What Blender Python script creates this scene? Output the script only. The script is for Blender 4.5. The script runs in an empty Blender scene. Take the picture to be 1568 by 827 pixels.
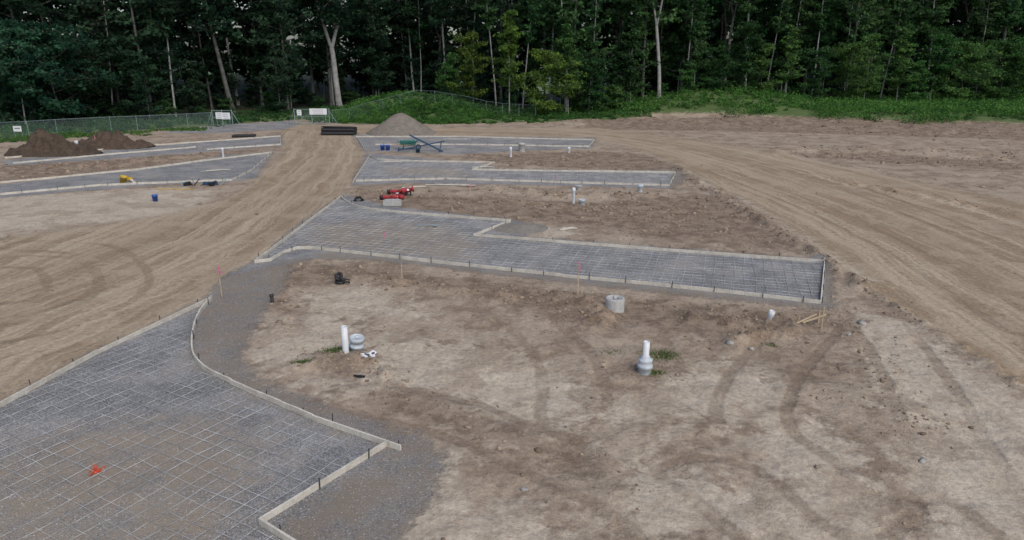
import bpy, bmesh, math, random
import numpy as np
from mathutils import Vector, Matrix
random.seed(7); rng=np.random.default_rng(7)
S=bpy.context.scene
S.view_settings.view_transform='Standard'; S.view_settings.look='None'; S.view_settings.exposure=0
# ---------------------------------------------------------------- survey: camera height / pitch used to turn
# measured bearings into ground coordinates in metres
HC=8.5; FP=1060.0; PITCH=math.radians(17.0)
def W(u,v,z=0.0):
    x=(u-784)/FP; y=-(v-413.5)/FP
    dy=math.cos(PITCH)+y*math.sin(PITCH); dz=-math.sin(PITCH)+y*math.cos(PITCH)
    t=(HC-z)/(-dz)
    return (x*t,dy*t)
def WP(pts): return [W(*p) for p in pts]

cd=bpy.data.cameras.new("camera"); cam=bpy.data.objects.new("camera",cd); S.collection.objects.link(cam)
cd.sensor_width=36; cd.lens=36*FP/1568; cd.clip_end=2000; cd.clip_start=0.1
cam.location=(0,0,HC); cam.rotation_euler=(math.radians(90)-PITCH,0,0); S.camera=cam

# ---------------------------------------------------------------- light
w=bpy.data.worlds.new("World"); S.world=w; w.use_nodes=True
nt=w.node_tree; bg=nt.nodes['Background']; sk=nt.nodes.new('ShaderNodeTexSky'); sk.sky_type='NISHITA'
sk.sun_disc=False; sk.sun_elevation=math.radians(50); sk.sun_rotation=math.radians(150); sk.dust_density=3.0; sk.air_density=1.0; sk.ozone_density=1.0
nt.links.new(sk.outputs[0],bg.inputs[0]); bg.inputs[1].default_value=0.15
sl=bpy.data.lights.new("sun",'SUN'); sl.energy=1.35; sl.angle=math.radians(35); sl.color=(1,0.97,0.92)
so=bpy.data.objects.new("sun",sl); S.collection.objects.link(so)
a=math.radians(150); e=math.radians(50)
d=Vector((math.sin(a)*math.cos(e),math.cos(a)*math.cos(e),math.sin(e)))
so.rotation_euler=d.to_track_quat('Z','Y').to_euler()

# ---------------------------------------------------------------- numpy noise
def _h(xi,yi,s):
    n=(xi.astype(np.int64)*374761393+yi.astype(np.int64)*668265263+s*1442695041)&0x7fffffff
    n=((n^(n>>13))*1274126177)&0x7fffffff
    n=n^(n>>16)
    return (n&0xffff)/65535.0
def vn(x,y,s=0):
    xi=np.floor(x);yi=np.floor(y);fx=x-xi;fy=y-yi
    fx=fx*fx*(3-2*fx);fy=fy*fy*(3-2*fy)
    a=_h(xi,yi,s);b=_h(xi+1,yi,s);c=_h(xi,yi+1,s);d=_h(xi+1,yi+1,s)
    return (a*(1-fx)+b*fx)*(1-fy)+(c*(1-fx)+d*fx)*fy-0.5
def fbm(x,y,s=0,o=4):
    r=0;a=1
    for i in range(o):
        r=r+a*vn(x*2**i+i*17.3,y*2**i+i*9.1,s+i); a*=0.5
    return r
def sstep(a,b,x):
    t=np.clip((x-a)/(b-a),0,1); return t*t*(3-2*t)
def sdf(poly,X,Y):
    P=np.array(poly); n=len(P); d2=np.full(X.shape,1e12); ins=np.zeros(X.shape,bool)
    for i in range(n):
        ax,ay=P[i];bx,by=P[(i+1)%n]; ex,ey=bx-ax,by-ay
        L=ex*ex+ey*ey+1e-12
        t=np.clip(((X-ax)*ex+(Y-ay)*ey)/L,0,1)
        d2=np.minimum(d2,(X-ax-t*ex)**2+(Y-ay-t*ey)**2)
        c=((ay>Y)!=(by>Y)); 
        if abs(ey)>1e-9:
            ins^= c&(X<(Y-ay)*ex/ey+ax)
    return np.where(ins,1,-1)*np.sqrt(d2)
def pline(pts,X,Y):
    P=np.array(pts); best=np.full(X.shape,1e12); lat=np.zeros(X.shape); al=np.zeros(X.shape); acc=0
    for i in range(len(P)-1):
        ax,ay=P[i];bx,by=P[i+1]; ex,ey=bx-ax,by-ay; L=math.hypot(ex,ey)+1e-9
        t=np.clip(((X-ax)*ex+(Y-ay)*ey)/(L*L),0,1)
        dd=(X-ax-t*ex)**2+(Y-ay-t*ey)**2
        sg=np.sign(ex*(Y-ay)-ey*(X-ax))
        m=dd<best
        best=np.where(m,dd,best); lat=np.where(m,sg*np.sqrt(dd),lat); al=np.where(m,acc+t*L,al); acc+=L
    return lat,al
def smooth(pts,k=6):
    P=[Vector((p[0],p[1])) for p in pts]; P=[P[0]*2-P[1]]+P+[P[-1]*2-P[-2]]; out=[]
    for i in range(1,len(P)-2):
        p0,p1,p2,p3=P[i-1:i+3]
        for j in range(k):
            t=j/k
            out.append(tuple(0.5*((2*p1)+(p2-p0)*t+(2*p0-5*p1+4*p2-p3)*t*t+(3*p1-p0-3*p2+p3)*t**3)))
    out.append(tuple(P[-2])); return out

# ---------------------------------------------------------------- site layout
G=[WP(p) for p in [
 [(-400,830),(-150,700),(0,620),(140,543),(318,455),(345,422),(392,398),(430,400),(448,412),(425,450),(385,500),(366,545),(390,580),(450,603),(540,637),(640,664),(676,700),(660,760),(615,810),(590,900),(-300,900)],
 [(385,405),(455,345),(525,298),(600,316),(780,336),(800,340),(832,352),(800,362),(1262,398),(1274,430),(1276,472),(1250,471),(1100,457),(860,432),(700,412),(560,397),(480,396),(430,408)],
 [(538,284),(562,234),(730,249),(765,259),(1035,261),(1052,274),(1028,288),(700,281),(600,281)],
 [(540,206),(912,211),(906,227),(840,229),(700,236),(556,231)],
 [(0,246),(430,206),(434,223),(300,234),(10,254)],
 [(-200,315),(-200,300),(0,283),(200,260),(350,238),(420,231),(392,272),(350,279),(240,283),(0,303)],
 [(245,204),(300,195),(360,190),(445,185),(458,190),(440,198),(330,204)],
]]
B1=WP([(-400,830),(-60,655),(322,460),(310,475),(297,505),(295,540),(310,565),(345,585),(400,608),(480,645),(595,685),(398,805),(450,835),(520,900),(-400,900)])
B2=WP([(392,403),(522,303),(540,315),(570,322),(650,330),(782,340),(725,362),(1262,403),(1257,465),(1140,452),(860,424),(705,407),(510,385),(450,385),(415,400)])
B3=WP([(543,280),(565,240),(600,245),(758,250),(725,261),(1035,265),(1025,285),(680,275)])
OUT=[WP(p) for p in [
 [(318,458),(345,425),(430,400),(470,395),(440,440),(385,500),(380,560),(450,600),(640,655),(690,700),(680,780),(600,900),(470,860),(410,805),(600,690),(470,640),(345,588),(300,560),(298,500)],
 [(480,390),(510,387),(705,409),(1000,439),(1256,466),(1262,400),(1320,430),(1320,490),(1250,485),(1000,462),(700,428),(500,402)],
 [(1030,262),(1070,275),(1030,292),(1026,286)]]]
R=[WP(p) for p in [
 [(-600,830),(-100,668),(0,612),(120,548),(300,463),(395,400),(495,322),(535,285),(555,240),(545,213),(535,204),(600,210),(900,210),(980,228),(1060,262),(1130,303),(1200,345),(1270,395),(1350,455),(1450,520),(1568,600),(1800,740),(2000,600),(1568,312),(1450,287),(1300,257),(1150,227),(1000,206),(920,197),(700,196),(540,193),(440,192),(430,205),(436,235),(400,270),(350,303),(250,330),(0,365),(-600,420)],
]]
LT=[WP(p) for p in [
 [(0,300),(240,288),(330,290),(300,320),(200,340),(100,345),(0,360),(-300,380),(-300,310)],
 [(380,520),(430,485),(520,480),(530,500),(600,520),(700,520),(830,560),(900,600),(890,650),(760,640),(640,600),(540,610),(470,590),(390,550)],
 [(455,450),(560,440),(620,460),(660,480),(560,490),(480,475)],
 [(1050,550),(1200,560),(1230,600),(1100,640),(1000,640),(1020,700),(1150,760),(1200,827),(950,827),(960,760),(900,700),(930,620)],
 [(640,700),(720,720),(760,760),(830,780),(860,860),(610,860),(640,790)],
 [(1310,475),(1400,500),(1568,610),(1750,740),(1750,900),(1480,900),(1400,720),(1330,560)],
 [(1150,640),(1260,640),(1330,720),(1400,900),(1230,900),(1180,740)],
 [(820,350),(870,348),(890,360),(840,368)],
 [(1075,280),(1160,330),(1300,420),(1330,430),(1180,330),(1110,290)],
]]
DK=[WP(p) for p in [
 [(430,408),(500,400),(700,424),(860,446),(1100,468),(1290,480),(1300,505),(1190,520),(1100,525),(960,490),(900,505),(850,480),(700,452),(560,428),(450,440),(440,470),(470,500),(430,480)],
 [(480,545),(545,530),(580,550),(540,590),(490,575)],
 [(975,535),(1050,535),(1060,570),(980,580)],
 [(560,600),(640,600),(900,690),(960,700),(940,750),(860,715),(760,680),(660,650)],
 [(560,290),(640,300),(900,310),(1060,300),(1100,300),(1240,390),(1100,375),(880,345),(600,318),(545,300)],
 [(700,238),(900,232),(980,235),(1060,262),(900,258),(760,250)],
 [(0,254),(300,236),(430,226),(350,237),(200,258),(0,280)],
 [(1090,278),(1130,300),(1330,440),(1310,425),(1150,340)],
 [(1160,560),(1240,540),(1300,580),(1220,600)],
 [(880,184),(1100,181),(1568,191),(1900,200),(1900,226),(1568,214),(1150,201),(900,198)],
 [(1180,238),(1350,236),(1568,252),(1568,262),(1350,248)],
]]
veg_line=WP([(-500,217),(0,209),(130,203),(250,196),(330,192),(400,186),(470,184),(530,190),(650,190),(760,188),(900,186),(1000,179),(1100,180),(1200,183),(1300,186),(1450,189),(1568,193),(2000,204)])
for_line=WP([(-500,200),(0,192),(150,186),(350,178),(450,172),(520,165),(600,160),(700,165),(800,172),(900,176),(1000,172),(1100,168),(1250,165),(1400,163),(1568,162),(2000,162)])
veg_poly=[(-400,veg_line[0][1])]+veg_line+[(500,veg_line[-1][1]),(500,900),(-400,900)]
for_poly=[(-400,for_line[0][1])]+for_line+[(500,for_line[-1][1]),(500,900),(-400,900)]
CL=smooth(WP([(-500,800),(-150,560),(0,500),(200,420),(350,345),(440,280),(485,235),(492,210),(495,192)]))
CR=smooth(WP([(1900,620),(1568,450),(1400,365),(1250,305),(1100,252),(980,222),(850,205),(700,201),(560,198),(440,195)]))
TRK=[smooth(WP(p)) for p in [
 [(-80,480),(40,470),(110,440),(90,405),(20,400)],
 [(-120,520),(60,500),(190,440),(150,385),(40,375)],
 [(560,610),(700,640),(850,700),(980,760),(1080,850)],
 [(1330,470),(1390,560),(1440,660),(1490,740),(1568,800)],
 [(880,640),(870,560),(820,500),(760,460)],
 [(1240,500),(1180,560),(1150,640),(1230,720),(1330,760)],
 [(1060,300),(1100,345),(1160,385)],
 [(930,700),(1030,670),(1180,690),(1300,780)],
 [(1100,262),(1250,320),(1400,395),(1568,500)],
 [(1130,240),(1300,288),(1450,345),(1568,395)],
]]
BERM=[
 (WP([(1040,258),(1080,285),(1150,330),(1240,385),(1320,440)]),0.22,0.40),
 (WP([(1320,440),(1420,500),(1568,590)]),0.10,0.35),
 (WP([(860,452),(900,465),(930,485),(900,500)]),0.22,0.5),
 (WP([(1060,485),(1150,500),(1210,505),(1130,525)]),0.24,0.5),
 (WP([(545,426),(640,436),(760,452),(860,458)]),0.14,0.5),
 (WP([(470,560),(520,545),(570,560),(600,590)]),0.18,0.45),
 (WP([(880,191),(1000,188),(1150,191),(1300,196),(1568,205),(1900,216)]),0.7,3.5),
 (WP([(1200,235),(1350,232),(1568,245)]),0.5,2.0),
 (WP([(1250,270),(1400,300),(1568,330)]),0.18,0.8),
 (WP([(20,262),(200,250),(330,238)]),0.25,1.0),
 (WP([(760,290),(860,300),(1000,300)]),0.2,0.8),
 (WP([(560,296),(700,305),(900,318),(1050,330)]),0.12,0.7),
 (WP([(450,420),(430,470),(440,500)]),0.12,0.4),
 (WP([(1290,500),(1350,560),(1400,650)]),0.06,0.5),
]
MD=W(630,178); M2=W(1110,172)
def umax(polys,X,Y):
    r=np.full(X.shape,-1e6)
    for p in polys: r=np.maximum(r,sdf(p,X,Y))
    return r
def terrain(X,Y,full=False):
    g=umax(G,X,Y); r=umax(R,X,Y); vg=sdf(veg_poly,X,Y); fo=sdf(for_poly,X,Y)
    flat=np.maximum(sstep(-0.5,0.3,g),0.75*sstep(-0.6,0.3,r))
    z=0.05*fbm(X/7,Y/7,3,2)*(1-0.7*flat)
    ro=(1-flat)
    z+=ro*(0.10*fbm(X*0.9,Y*0.9,11,3)+0.07*np.abs(fbm(X*2.2,Y*2.2,19,3))-0.02)
    for (pl,h,wd) in BERM:
        la,_=pline(pl,X,Y)
        q=np.exp(-(la/wd)**2)*h
        z+=q*(0.8+(1.5 if wd<1 else 0.9)*fbm(X*1.3/max(wd,0.5),Y*1.3/max(wd,0.5),31,3))
    m=np.exp(-(((X-MD[0])/11)**2+((Y-MD[1]-2)/8)**2)); z+=3.0*m
    z+=2.4*np.exp(-(((X-M2[0])/13)**2+((Y-M2[1]-1)/8)**2))
    z+=1.1*sstep(-3,4,vg)*sstep(12,24,X)
    z+=sstep(0,60,fo)*5.0*sstep(14,40,np.abs(X))
    z+=sstep(0,2,vg)*0.35*fbm(X/2,Y/2,44,3)
    if full: return z,g,r,vg,fo
    return z
def zat(x,y): return float(terrain(np.array([float(x)]),np.array([float(y)]))[0])

def attr(me,name,data):
    a=me.attributes.new(name,'FLOAT','POINT'); a.data.foreach_set('value',np.ascontiguousarray(data,dtype=np.float32))
def npmesh(name,V,F):
    me=bpy.data.meshes.new(name); n=len(V); m,k=F.shape
    me.vertices.add(n); me.vertices.foreach_set('co',V.astype(np.float32).ravel())
    me.loops.add(m*k); me.loops.foreach_set('vertex_index',F.astype(np.int32).ravel())
    me.polygons.add(m); me.polygons.foreach_set('loop_start',np.arange(0,m*k,k,dtype=np.int32))
    me.polygons.foreach_set('loop_total',np.full(m,k,dtype=np.int32))
    me.update(calc_edges=True); me.validate(); return me
def link(name,me,loc=(0,0,0),parent=None):
    o=bpy.data.objects.new(name,me); S.collection.objects.link(o); o.location=loc
    if parent: o.parent=parent
    return o

# ---------------------------------------------------------------- node helper
class N:
    def __init__(s,name):
        s.m=bpy.data.materials.new(name); s.m.use_nodes=True; s.t=s.m.node_tree
        s.b=s.t.nodes['Principled BSDF']; s.b.inputs['Roughness'].default_value=0.9
        s.b.inputs['Specular IOR Level'].default_value=0.2
    def set(s,inp,v):
        if hasattr(v,'is_linked') or hasattr(v,'links'): s.t.links.new(v,inp)
        elif isinstance(v,tuple) and len(v)==3 and inp.type=='RGBA': inp.default_value=(*v,1)
        else: inp.default_value=v
    def pos(s): 
        return s.t.nodes.new('ShaderNodeNewGeometry').outputs['Position']
    def obj(s): return s.t.nodes.new('ShaderNodeTexCoord').outputs['Object']
    def math(s,op,a,b=0.0,clamp=False):
        n=s.t.nodes.new('ShaderNodeMath'); n.operation=op; n.use_clamp=clamp; s.set(n.inputs[0],a); s.set(n.inputs[1],b); return n.outputs[0]
    def mix(s,f,a,b,mode='MIX'):
        n=s.t.nodes.new('ShaderNodeMix'); n.data_type='RGBA'; n.blend_type=mode
        s.set(n.inputs[0],f); s.set(n.inputs[6],a); s.set(n.inputs[7],b); return n.outputs[2]
    def noise(s,v,sc,det=4,ro=0.6):
        n=s.t.nodes.new('ShaderNodeTexNoise'); s.t.links.new(v,n.inputs['Vector']); n.inputs['Scale'].default_value=sc
        n.inputs['Detail'].default_value=det; n.inputs['Roughness'].default_value=ro; return n.outputs[0]
    def att(s,name):
        n=s.t.nodes.new('ShaderNodeAttribute'); n.attribute_name=name; return n.outputs['Fac']
    def rng(s,v,a,b,c=0.0,d=1.0,sm=True):
        n=s.t.nodes.new('ShaderNodeMapRange'); n.interpolation_type='SMOOTHSTEP' if sm else 'LINEAR'
        s.set(n.inputs[0],v)
        for i,q in enumerate((a,b,c,d)): n.inputs[i+1].default_value=q
        return n.outputs[0]
    def comb(s,x,y,z=0.0):
        n=s.t.nodes.new('ShaderNodeCombineXYZ'); s.set(n.inputs[0],x);s.set(n.inputs[1],y);s.set(n.inputs[2],z); return n.outputs[0]
    def scale(s,c,f):
        n=s.t.nodes.new('ShaderNodeVectorMath'); n.operation='SCALE'; s.t.links.new(c,n.inputs[0]); s.set(n.inputs[3],f); return n.outputs[0]
    def bump(s,h,st=0.5,dist=0.05):
        n=s.t.nodes.new('ShaderNodeBump'); s.set(n.inputs['Height'],h); n.inputs['Strength'].default_value=st; n.inputs['Distance'].default_value=dist
        s.t.links.new(n.outputs[0],s.b.inputs['Normal'])
    def col(s,c): s.set(s.b.inputs['Base Color'],c); return s.m

# ---------------------------------------------------------------- ground material
g=N("ground_earth"); P=g.pos()
nb=g.noise(P,0.25,4,0.65); nm=g.noise(P,1.1,5,0.7); nf=g.noise(P,7,3,0.7); nff=g.noise(P,32,2,0.7); ne=g.noise(P,1.8,5,0.75)
n2=g.noise(P,0.45,6,0.62)
def mask(name,amp,soft,nz=ne):
    return g.rng(g.math('ADD',g.att(name),g.math('MULTIPLY',g.math('SUBTRACT',nz,0.5),amp)),-soft,soft)
dirt=g.mix(g.rng(nm,0.38,0.62),(0.215,0.163,0.118),(0.315,0.25,0.187))
dirt=g.mix(g.rng(n2,0.48,0.54,0,0.65),dirt,(0.37,0.305,0.232))
light=g.mix(g.rng(nm,0.33,0.67),(0.445,0.385,0.305),(0.375,0.315,0.243))
light=g.mix(g.rng(n2,0.42,0.48,0.6,0),light,(0.29,0.228,0.170))
dark=g.mix(g.rng(nm,0.38,0.6),(0.135,0.097,0.069),(0.25,0.19,0.138))
c=g.mix(mask('light',4.5,0.50),dirt,light)
c=g.mix(g.math('MULTIPLY',mask('dark',4.0,0.40),0.8),c,dark)
trk=g.att('trk'); tj=g.math('ADD',trk,g.math('MULTIPLY',g.math('SUBTRACT',nm,0.5),0.35))
td=g.math('ABSOLUTE',g.math('SUBTRACT',g.math('ABSOLUTE',tj),0.85))
tm=g.math('MULTIPLY',g.rng(td,0.10,0.24,1,0),g.rng(nb,0.36,0.52,0.2,1.0))
c=g.mix(g.math('MULTIPLY',tm,0.5),c,(0.18,0.132,0.094))
lat=g.math('ADD',g.att('lat'),g.math('MULTIPLY',g.math('SUBTRACT',nb,0.5),1.6)); al=g.att('along')
s1=g.noise(g.comb(g.math('MULTIPLY',lat,0.9),g.math('MULTIPLY',al,0.03)),1.0,4,0.7)
s2=g.noise(g.comb(g.math('MULTIPLY',lat,3.5),g.math('MULTIPLY',al,0.07)),1.0,3,0.7)
road=g.mix(g.rng(s1,0.40,0.60),(0.275,0.208,0.138),(0.405,0.33,0.236))
road=g.mix(g.rng(s2,0.44,0.60,0,0.55),road,(0.235,0.175,0.115))
tread=g.math('MULTIPLY',g.rng(g.noise(g.comb(g.math('MULTIPLY',lat,2.0),g.math('MULTIPLY',al,0.015),5.0),1.0,1),0.56,0.60),
   g.rng(g.math('SINE',g.math('MULTIPLY',al,12.0)),-0.2,0.6))
road=g.mix(g.math('MULTIPLY',tread,0.38),road,(0.19,0.14,0.092))
road=g.mix(g.rng(n2,0.50,0.56,0,0.4),road,(0.395,0.325,0.24))
road=g.mix(g.math('MULTIPLY',tm,0.5),road,(0.20,0.15,0.10))
rm=mask('road',1.4,0.30)
c=g.mix(rm,c,road)
lroad=g.mix(g.rng(s1,0.4,0.6),(0.44,0.38,0.30),(0.345,0.28,0.205))
c=g.mix(g.math('MULTIPLY',g.math('MULTIPLY',mask('light',4.5,0.6),rm),0.85),c,lroad)
c=g.mix(mask('veg',5.0,0.6),c,g.mix(nm,(0.055,0.095,0.03),(0.11,0.15,0.055)))
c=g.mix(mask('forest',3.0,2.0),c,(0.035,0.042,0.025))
c=g.mix(g.rng(g.att('forest'),52,58),c,g.mix(nb,(0.10,0.15,0.08),(0.20,0.25,0.16)))   # open field beyond the wood
c=g.scale(c,g.rng(nf,0.3,0.7,0.84,1.16)); c=g.scale(c,g.rng(nff,0.25,0.75,0.88,1.12))
vc=g.t.nodes.new('ShaderNodeTexVoronoi'); g.t.links.new(P,vc.inputs['Vector']); vc.inputs['Scale'].default_value=34
sep=g.t.nodes.new('ShaderNodeSeparateColor'); g.t.links.new(vc.outputs['Color'],sep.inputs[0])
gr=g.mix(g.rng(sep.outputs[0],0,1,0,1,False),(0.17,0.173,0.178),(0.42,0.427,0.432))
gr=g.mix(g.rng(sep.outputs[1],0.65,0.95,0,0.5),gr,(0.35,0.295,0.23))
gr=g.scale(gr,g.rng(vc.outputs['Distance'],0.4,0.8,1.0,0.65))
gr=g.scale(gr,g.rng(nm,0.3,0.7,0.84,1.16))
gr=g.scale(gr,g.rng(n2,0.42,0.6,0.88,1.12))
gr=g.mix(g.rng(n2,0.50,0.60,0,0.3),gr,(0.33,0.285,0.23))
gr=g.mix(g.math('MULTIPLY',mask('tan',3.5,1.0),g.rng(nm,0.36,0.58,0.35,0.85)),gr,(0.32,0.262,0.196))
gr=g.mix(g.math('MULTIPLY',mask('out',1.8,0.4),g.rng(nm,0.38,0.58,0.35,0.9)),gr,(0.25,0.205,0.158))
gm=mask('gravel',1.4,0.22,g.noise(P,3.0,5,0.8))
c=g.mix(gm,c,gr)
g.col(c)
hh=g.math('ADD',g.math('MULTIPLY',nf,0.9),g.math('MULTIPLY',nff,0.3))
hh=g.math('ADD',hh,g.math('MULTIPLY',nm,1.4))
hh=g.math('ADD',hh,g.math('MULTIPLY',g.math('MULTIPLY',s2,rm),1.3))
hh=g.math('SUBTRACT',hh,g.math('MULTIPLY',tm,0.6))
hg=g.math('MULTIPLY',g.rng(vc.outputs['Distance'],0.0,0.8,1.0,0.0,False),0.6)
hmix=g.t.nodes.new('ShaderNodeMix'); g.set(hmix.inputs[0],gm); g.set(hmix.inputs[2],hh); g.set(hmix.inputs[3],hg)
g.bump(hmix.outputs[0],0.8,0.06)
MG=g.m

# ---------------------------------------------------------------- ground mesh
ys=[-60,-40,-25,-12,-5,0,4,7,9]; y=9.0
while y<150: y+=0.006*y; ys.append(y)
while y<900: y*=1.05; ys.append(y)
xs=[0.0]; x=0
while x<600:
    x+= 0.08 if x<13 else (0.0085*x if x<110 else 0.08*x); xs.append(x)
xs=np.array(sorted([-q for q in xs[1:]]+xs)); ys=np.array(ys)
X,Y=np.meshgrid(xs,ys); sh=X.shape; X=X.ravel();Y=Y.ravel()
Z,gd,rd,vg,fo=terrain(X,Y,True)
nx=sh[1]; i,j=np.meshgrid(np.arange(sh[0]-1),np.arange(nx-1),indexing='ij'); q=(i*nx+j).ravel()
F=np.stack([q,q+1,q+nx+1,q+nx],1)
me=npmesh("ground",np.stack([X,Y,Z],1),F); me.polygons.foreach_set('use_smooth',np.ones(len(F),bool))
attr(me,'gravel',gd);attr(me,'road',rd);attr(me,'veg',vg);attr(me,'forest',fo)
attr(me,'light',umax(LT,X,Y));attr(me,'dark',umax(DK,X,Y));attr(me,'out',umax(OUT,X,Y))
attr(me,'tan',umax([WP([(-300,900),(-300,760),(0,700),(100,660),(200,640),(330,640),(400,680),(380,760),(330,850),(200,900)]),
   WP([(480,345),(560,335),(680,345),(740,375),(700,400),(560,385),(470,375)]),WP([(590,255),(700,258),(720,270),(600,268)])],X,Y))
la,aa=pline(CL,X,Y); lb,ab=pline(CR,X,Y); m=np.abs(la)<np.abs(lb)
attr(me,'lat',np.where(m,la,lb+60)); attr(me,'along',np.where(m,aa,ab))
t=np.full(X.shape,99.0)
for p in TRK: t=np.minimum(t,np.abs(pline(p,X,Y)[0]))
attr(me,'trk',t)
me.materials.append(MG); link("ground",me)

# ---------------------------------------------------------------- materials
def simple(name,col,var=0.15,sc=8,rough=0.8,bump=0.0,spec=0.2,metal=0.0):
    n=N(name); p=n.obj(); q=n.noise(p,sc,5,0.65)
    n.col(n.scale(n.mix(0.0,col,col),n.rng(q,0.3,0.7,1-var,1+var)))
    n.b.inputs['Roughness'].default_value=rough; n.b.inputs['Specular IOR Level'].default_value=spec; n.b.inputs['Metallic'].default_value=metal
    if bump: n.bump(q,bump,0.02)
    return n.m
def woodm(name,c1,c2):
    n=N(name); p=n.obj(); q=n.noise(p,2.5,6,0.7); r=n.noise(p,30,3,0.6)
    n.col(n.scale(n.mix(n.rng(q,0.35,0.65),c1,c2),n.rng(r,0.3,0.7,0.85,1.12))); n.bump(r,0.3,0.01); return n.m
WOOD=woodm("form_lumber",(0.60,0.57,0.50),(0.45,0.415,0.355))
WOOD2=woodm("stake_wood",(0.5,0.40,0.27),(0.38,0.30,0.20))
PVC=simple("pvc_white",(0.60,0.63,0.66),0.08,4,0.45,0,0.4)
PVCG=simple("pvc_grey",(0.44,0.49,0.53),0.15,5,0.5,0,0.4)
CONC=simple("concrete",(0.38,0.38,0.37),0.18,9,0.9,0.4)
BLK=simple("black_plastic",(0.02,0.02,0.022),0.2,6,0.5,0,0.4)
STEEL=simple("dark_steel",(0.05,0.045,0.045),0.3,9,0.7)
WIRE=simple("wire_steel",(0.44,0.45,0.46),0.45,1.2,0.6)
PINK=simple("pink_flagging",(0.65,0.14,0.32),0.1)
RED=simple("red_paint",(0.34,0.04,0.045),0.25,6,0.6,0,0.3)
BLUE=simple("blue_plastic",(0.03,0.10,0.42),0.1,6,0.4,0,0.4)
NAVY=simple("navy_plastic",(0.03,0.07,0.13),0.1,6,0.5)
YEL=simple("yellow_plastic",(0.50,0.33,0.04),0.15,6,0.5)
TEAL=simple("teal_tarp",(0.05,0.17,0.15),0.25,5,0.6)
WHT=simple("white_panel",(0.66,0.68,0.70),0.04,3,0.6)
GALV=simple("galvanised_steel",(0.22,0.29,0.30),0.1,3,0.6,0,0.4)
INK=simple("sign_ink",(0.10,0.11,0.13),0.1)
ORNG=simple("marking_paint",(0.60,0.09,0.04),0.25,20)
STONE=simple("stone_grey",(0.30,0.29,0.27),0.3,6,0.9,0.5)

class Ob:
    def __init__(s): s.bm=bmesh.new(); s.mats=[]
    def mi(s,m):
        if m not in s.mats: s.mats.append(m)
        return s.mats.index(m)
    def lathe(s,prof,mat,mtx=Matrix(),seg=20,smooth=True):
        k=s.mi(mat); rings=[]
        for r,z in prof:
            if r<1e-5: rings.append([s.bm.verts.new(mtx@Vector((0,0,z)))])
            else: rings.append([s.bm.verts.new(mtx@Vector((r*math.cos(2*math.pi*i/seg),r*math.sin(2*math.pi*i/seg),z))) for i in range(seg)])
        for a,b in zip(rings,rings[1:]):
            for i in range(seg):
                vs=[a[i%len(a)],a[(i+1)%len(a)],b[(i+1)%len(b)],b[i%len(b)]]
                u=[]
                for v in vs:
                    if v not in u: u.append(v)
                if len(u)>2:
                    try: f=s.bm.faces.new(u); f.material_index=k; f.smooth=smooth
                    except ValueError: pass
    def rod(s,a,b,r0,r1=None,mat=None,seg=8):
        a=Vector(a);b=Vector(b); r1=r0 if r1 is None else r1; L=(b-a).length
        mt=Matrix.Translation(a)@(b-a).to_track_quat('Z','Y').to_matrix().to_4x4()
        s.lathe([(0,0),(r0,0),(r1,L),(0,L)],mat,mt,seg,False)
    def box(s,c,sz,mat,rot=(0,0,0),bev=0.0):
        k=s.mi(mat); mt=Matrix.Translation(c)@Matrix.Rotation(rot[2],4,'Z')@Matrix.Rotation(rot[1],4,'Y')@Matrix.Rotation(rot[0],4,'X')@Matrix.Diagonal((*sz,1))
        r=bmesh.ops.create_cube(s.bm,size=1.0,matrix=mt); fs=set(f for v in r['verts'] for f in v.link_faces)
        for f in fs: f.material_index=k
        if bev:
            es=list(set(e for f in fs for e in f.edges))
            rr=bmesh.ops.bevel(s.bm,geom=es,offset=bev,segments=2,affect='EDGES')
            for f in rr['faces']: f.material_index=k
    def done(s,name,loc=(0,0,0),rz=0,rot=None):
        bmesh.ops.recalc_face_normals(s.bm,faces=s.bm.faces)
        me=bpy.data.meshes.new(name); s.bm.to_mesh(me); s.bm.free()
        for m in s.mats: me.materials.append(m)
        o=link(name,me,loc); o.rotation_euler=rot if rot else (0,0,rz); return o
def at(u,v,dz=0):
    x,y=W(u,v); return (x,y,zat(x,y)+dz)

# ---------------------------------------------------------------- form boards
def board_run(o,pts,h=0.14,t=0.045,stake=1.7,curve=False,side=1):
    pts=WP(pts)
    if curve: pts=smooth(pts,5)
    acc=0.6
    for a,b in zip(pts,pts[1:]):
        A=Vector(a);B=Vector(b);d=(B-A);L=d.length
        if L<0.02: continue
        n=max(1,int(round(L/(4.0 if not curve else 9)))); ang=math.atan2(d.y,d.x)
        for i in range(n):
            p=A+d*((i+0.5)/n); z=zat(p.x,p.y)
            o.box((p.x,p.y,max(z,0.0)+h*0.5+random.uniform(-.012,.012)),(L/n+(0.012 if curve else -0.012),t,h),WOOD,(0,random.uniform(-.003,.003),ang+random.uniform(-.006,.006)))
        nrm=Vector((-d.y,d.x))/L*side
        while acc<L:
            p=A+d*(acc/L)+nrm*(t*0.5+0.02); z=zat(p.x,p.y)
            o.rod((p.x,p.y,z-0.1),(p.x+random.uniform(-.02,.02),p.y+random.uniform(-.02,.02),z+random.uniform(.18,.32)),0.014,None,STEEL,6)
            acc+=stake*random.uniform(.8,1.2)
        acc-=L
def forms(runs,nm="concrete_formwork"):
    o=Ob()
    for r in runs: board_run(o,*r[:1],**r[1])
    return o.done(nm)
forms([([(-400,828),(-60,655),(0,625),(150,542),(322,460)],{}),
       ([(325,458),(308,478),(297,505),(295,540),(310,563),(345,583),(400,608),(480,643)],dict(curve=True)),
       ([(480,643),(614,690)],{}),([(592,683),(398,803)],dict(stake=1.3)),([(398,803),(460,842),(540,900)],{})])
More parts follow.
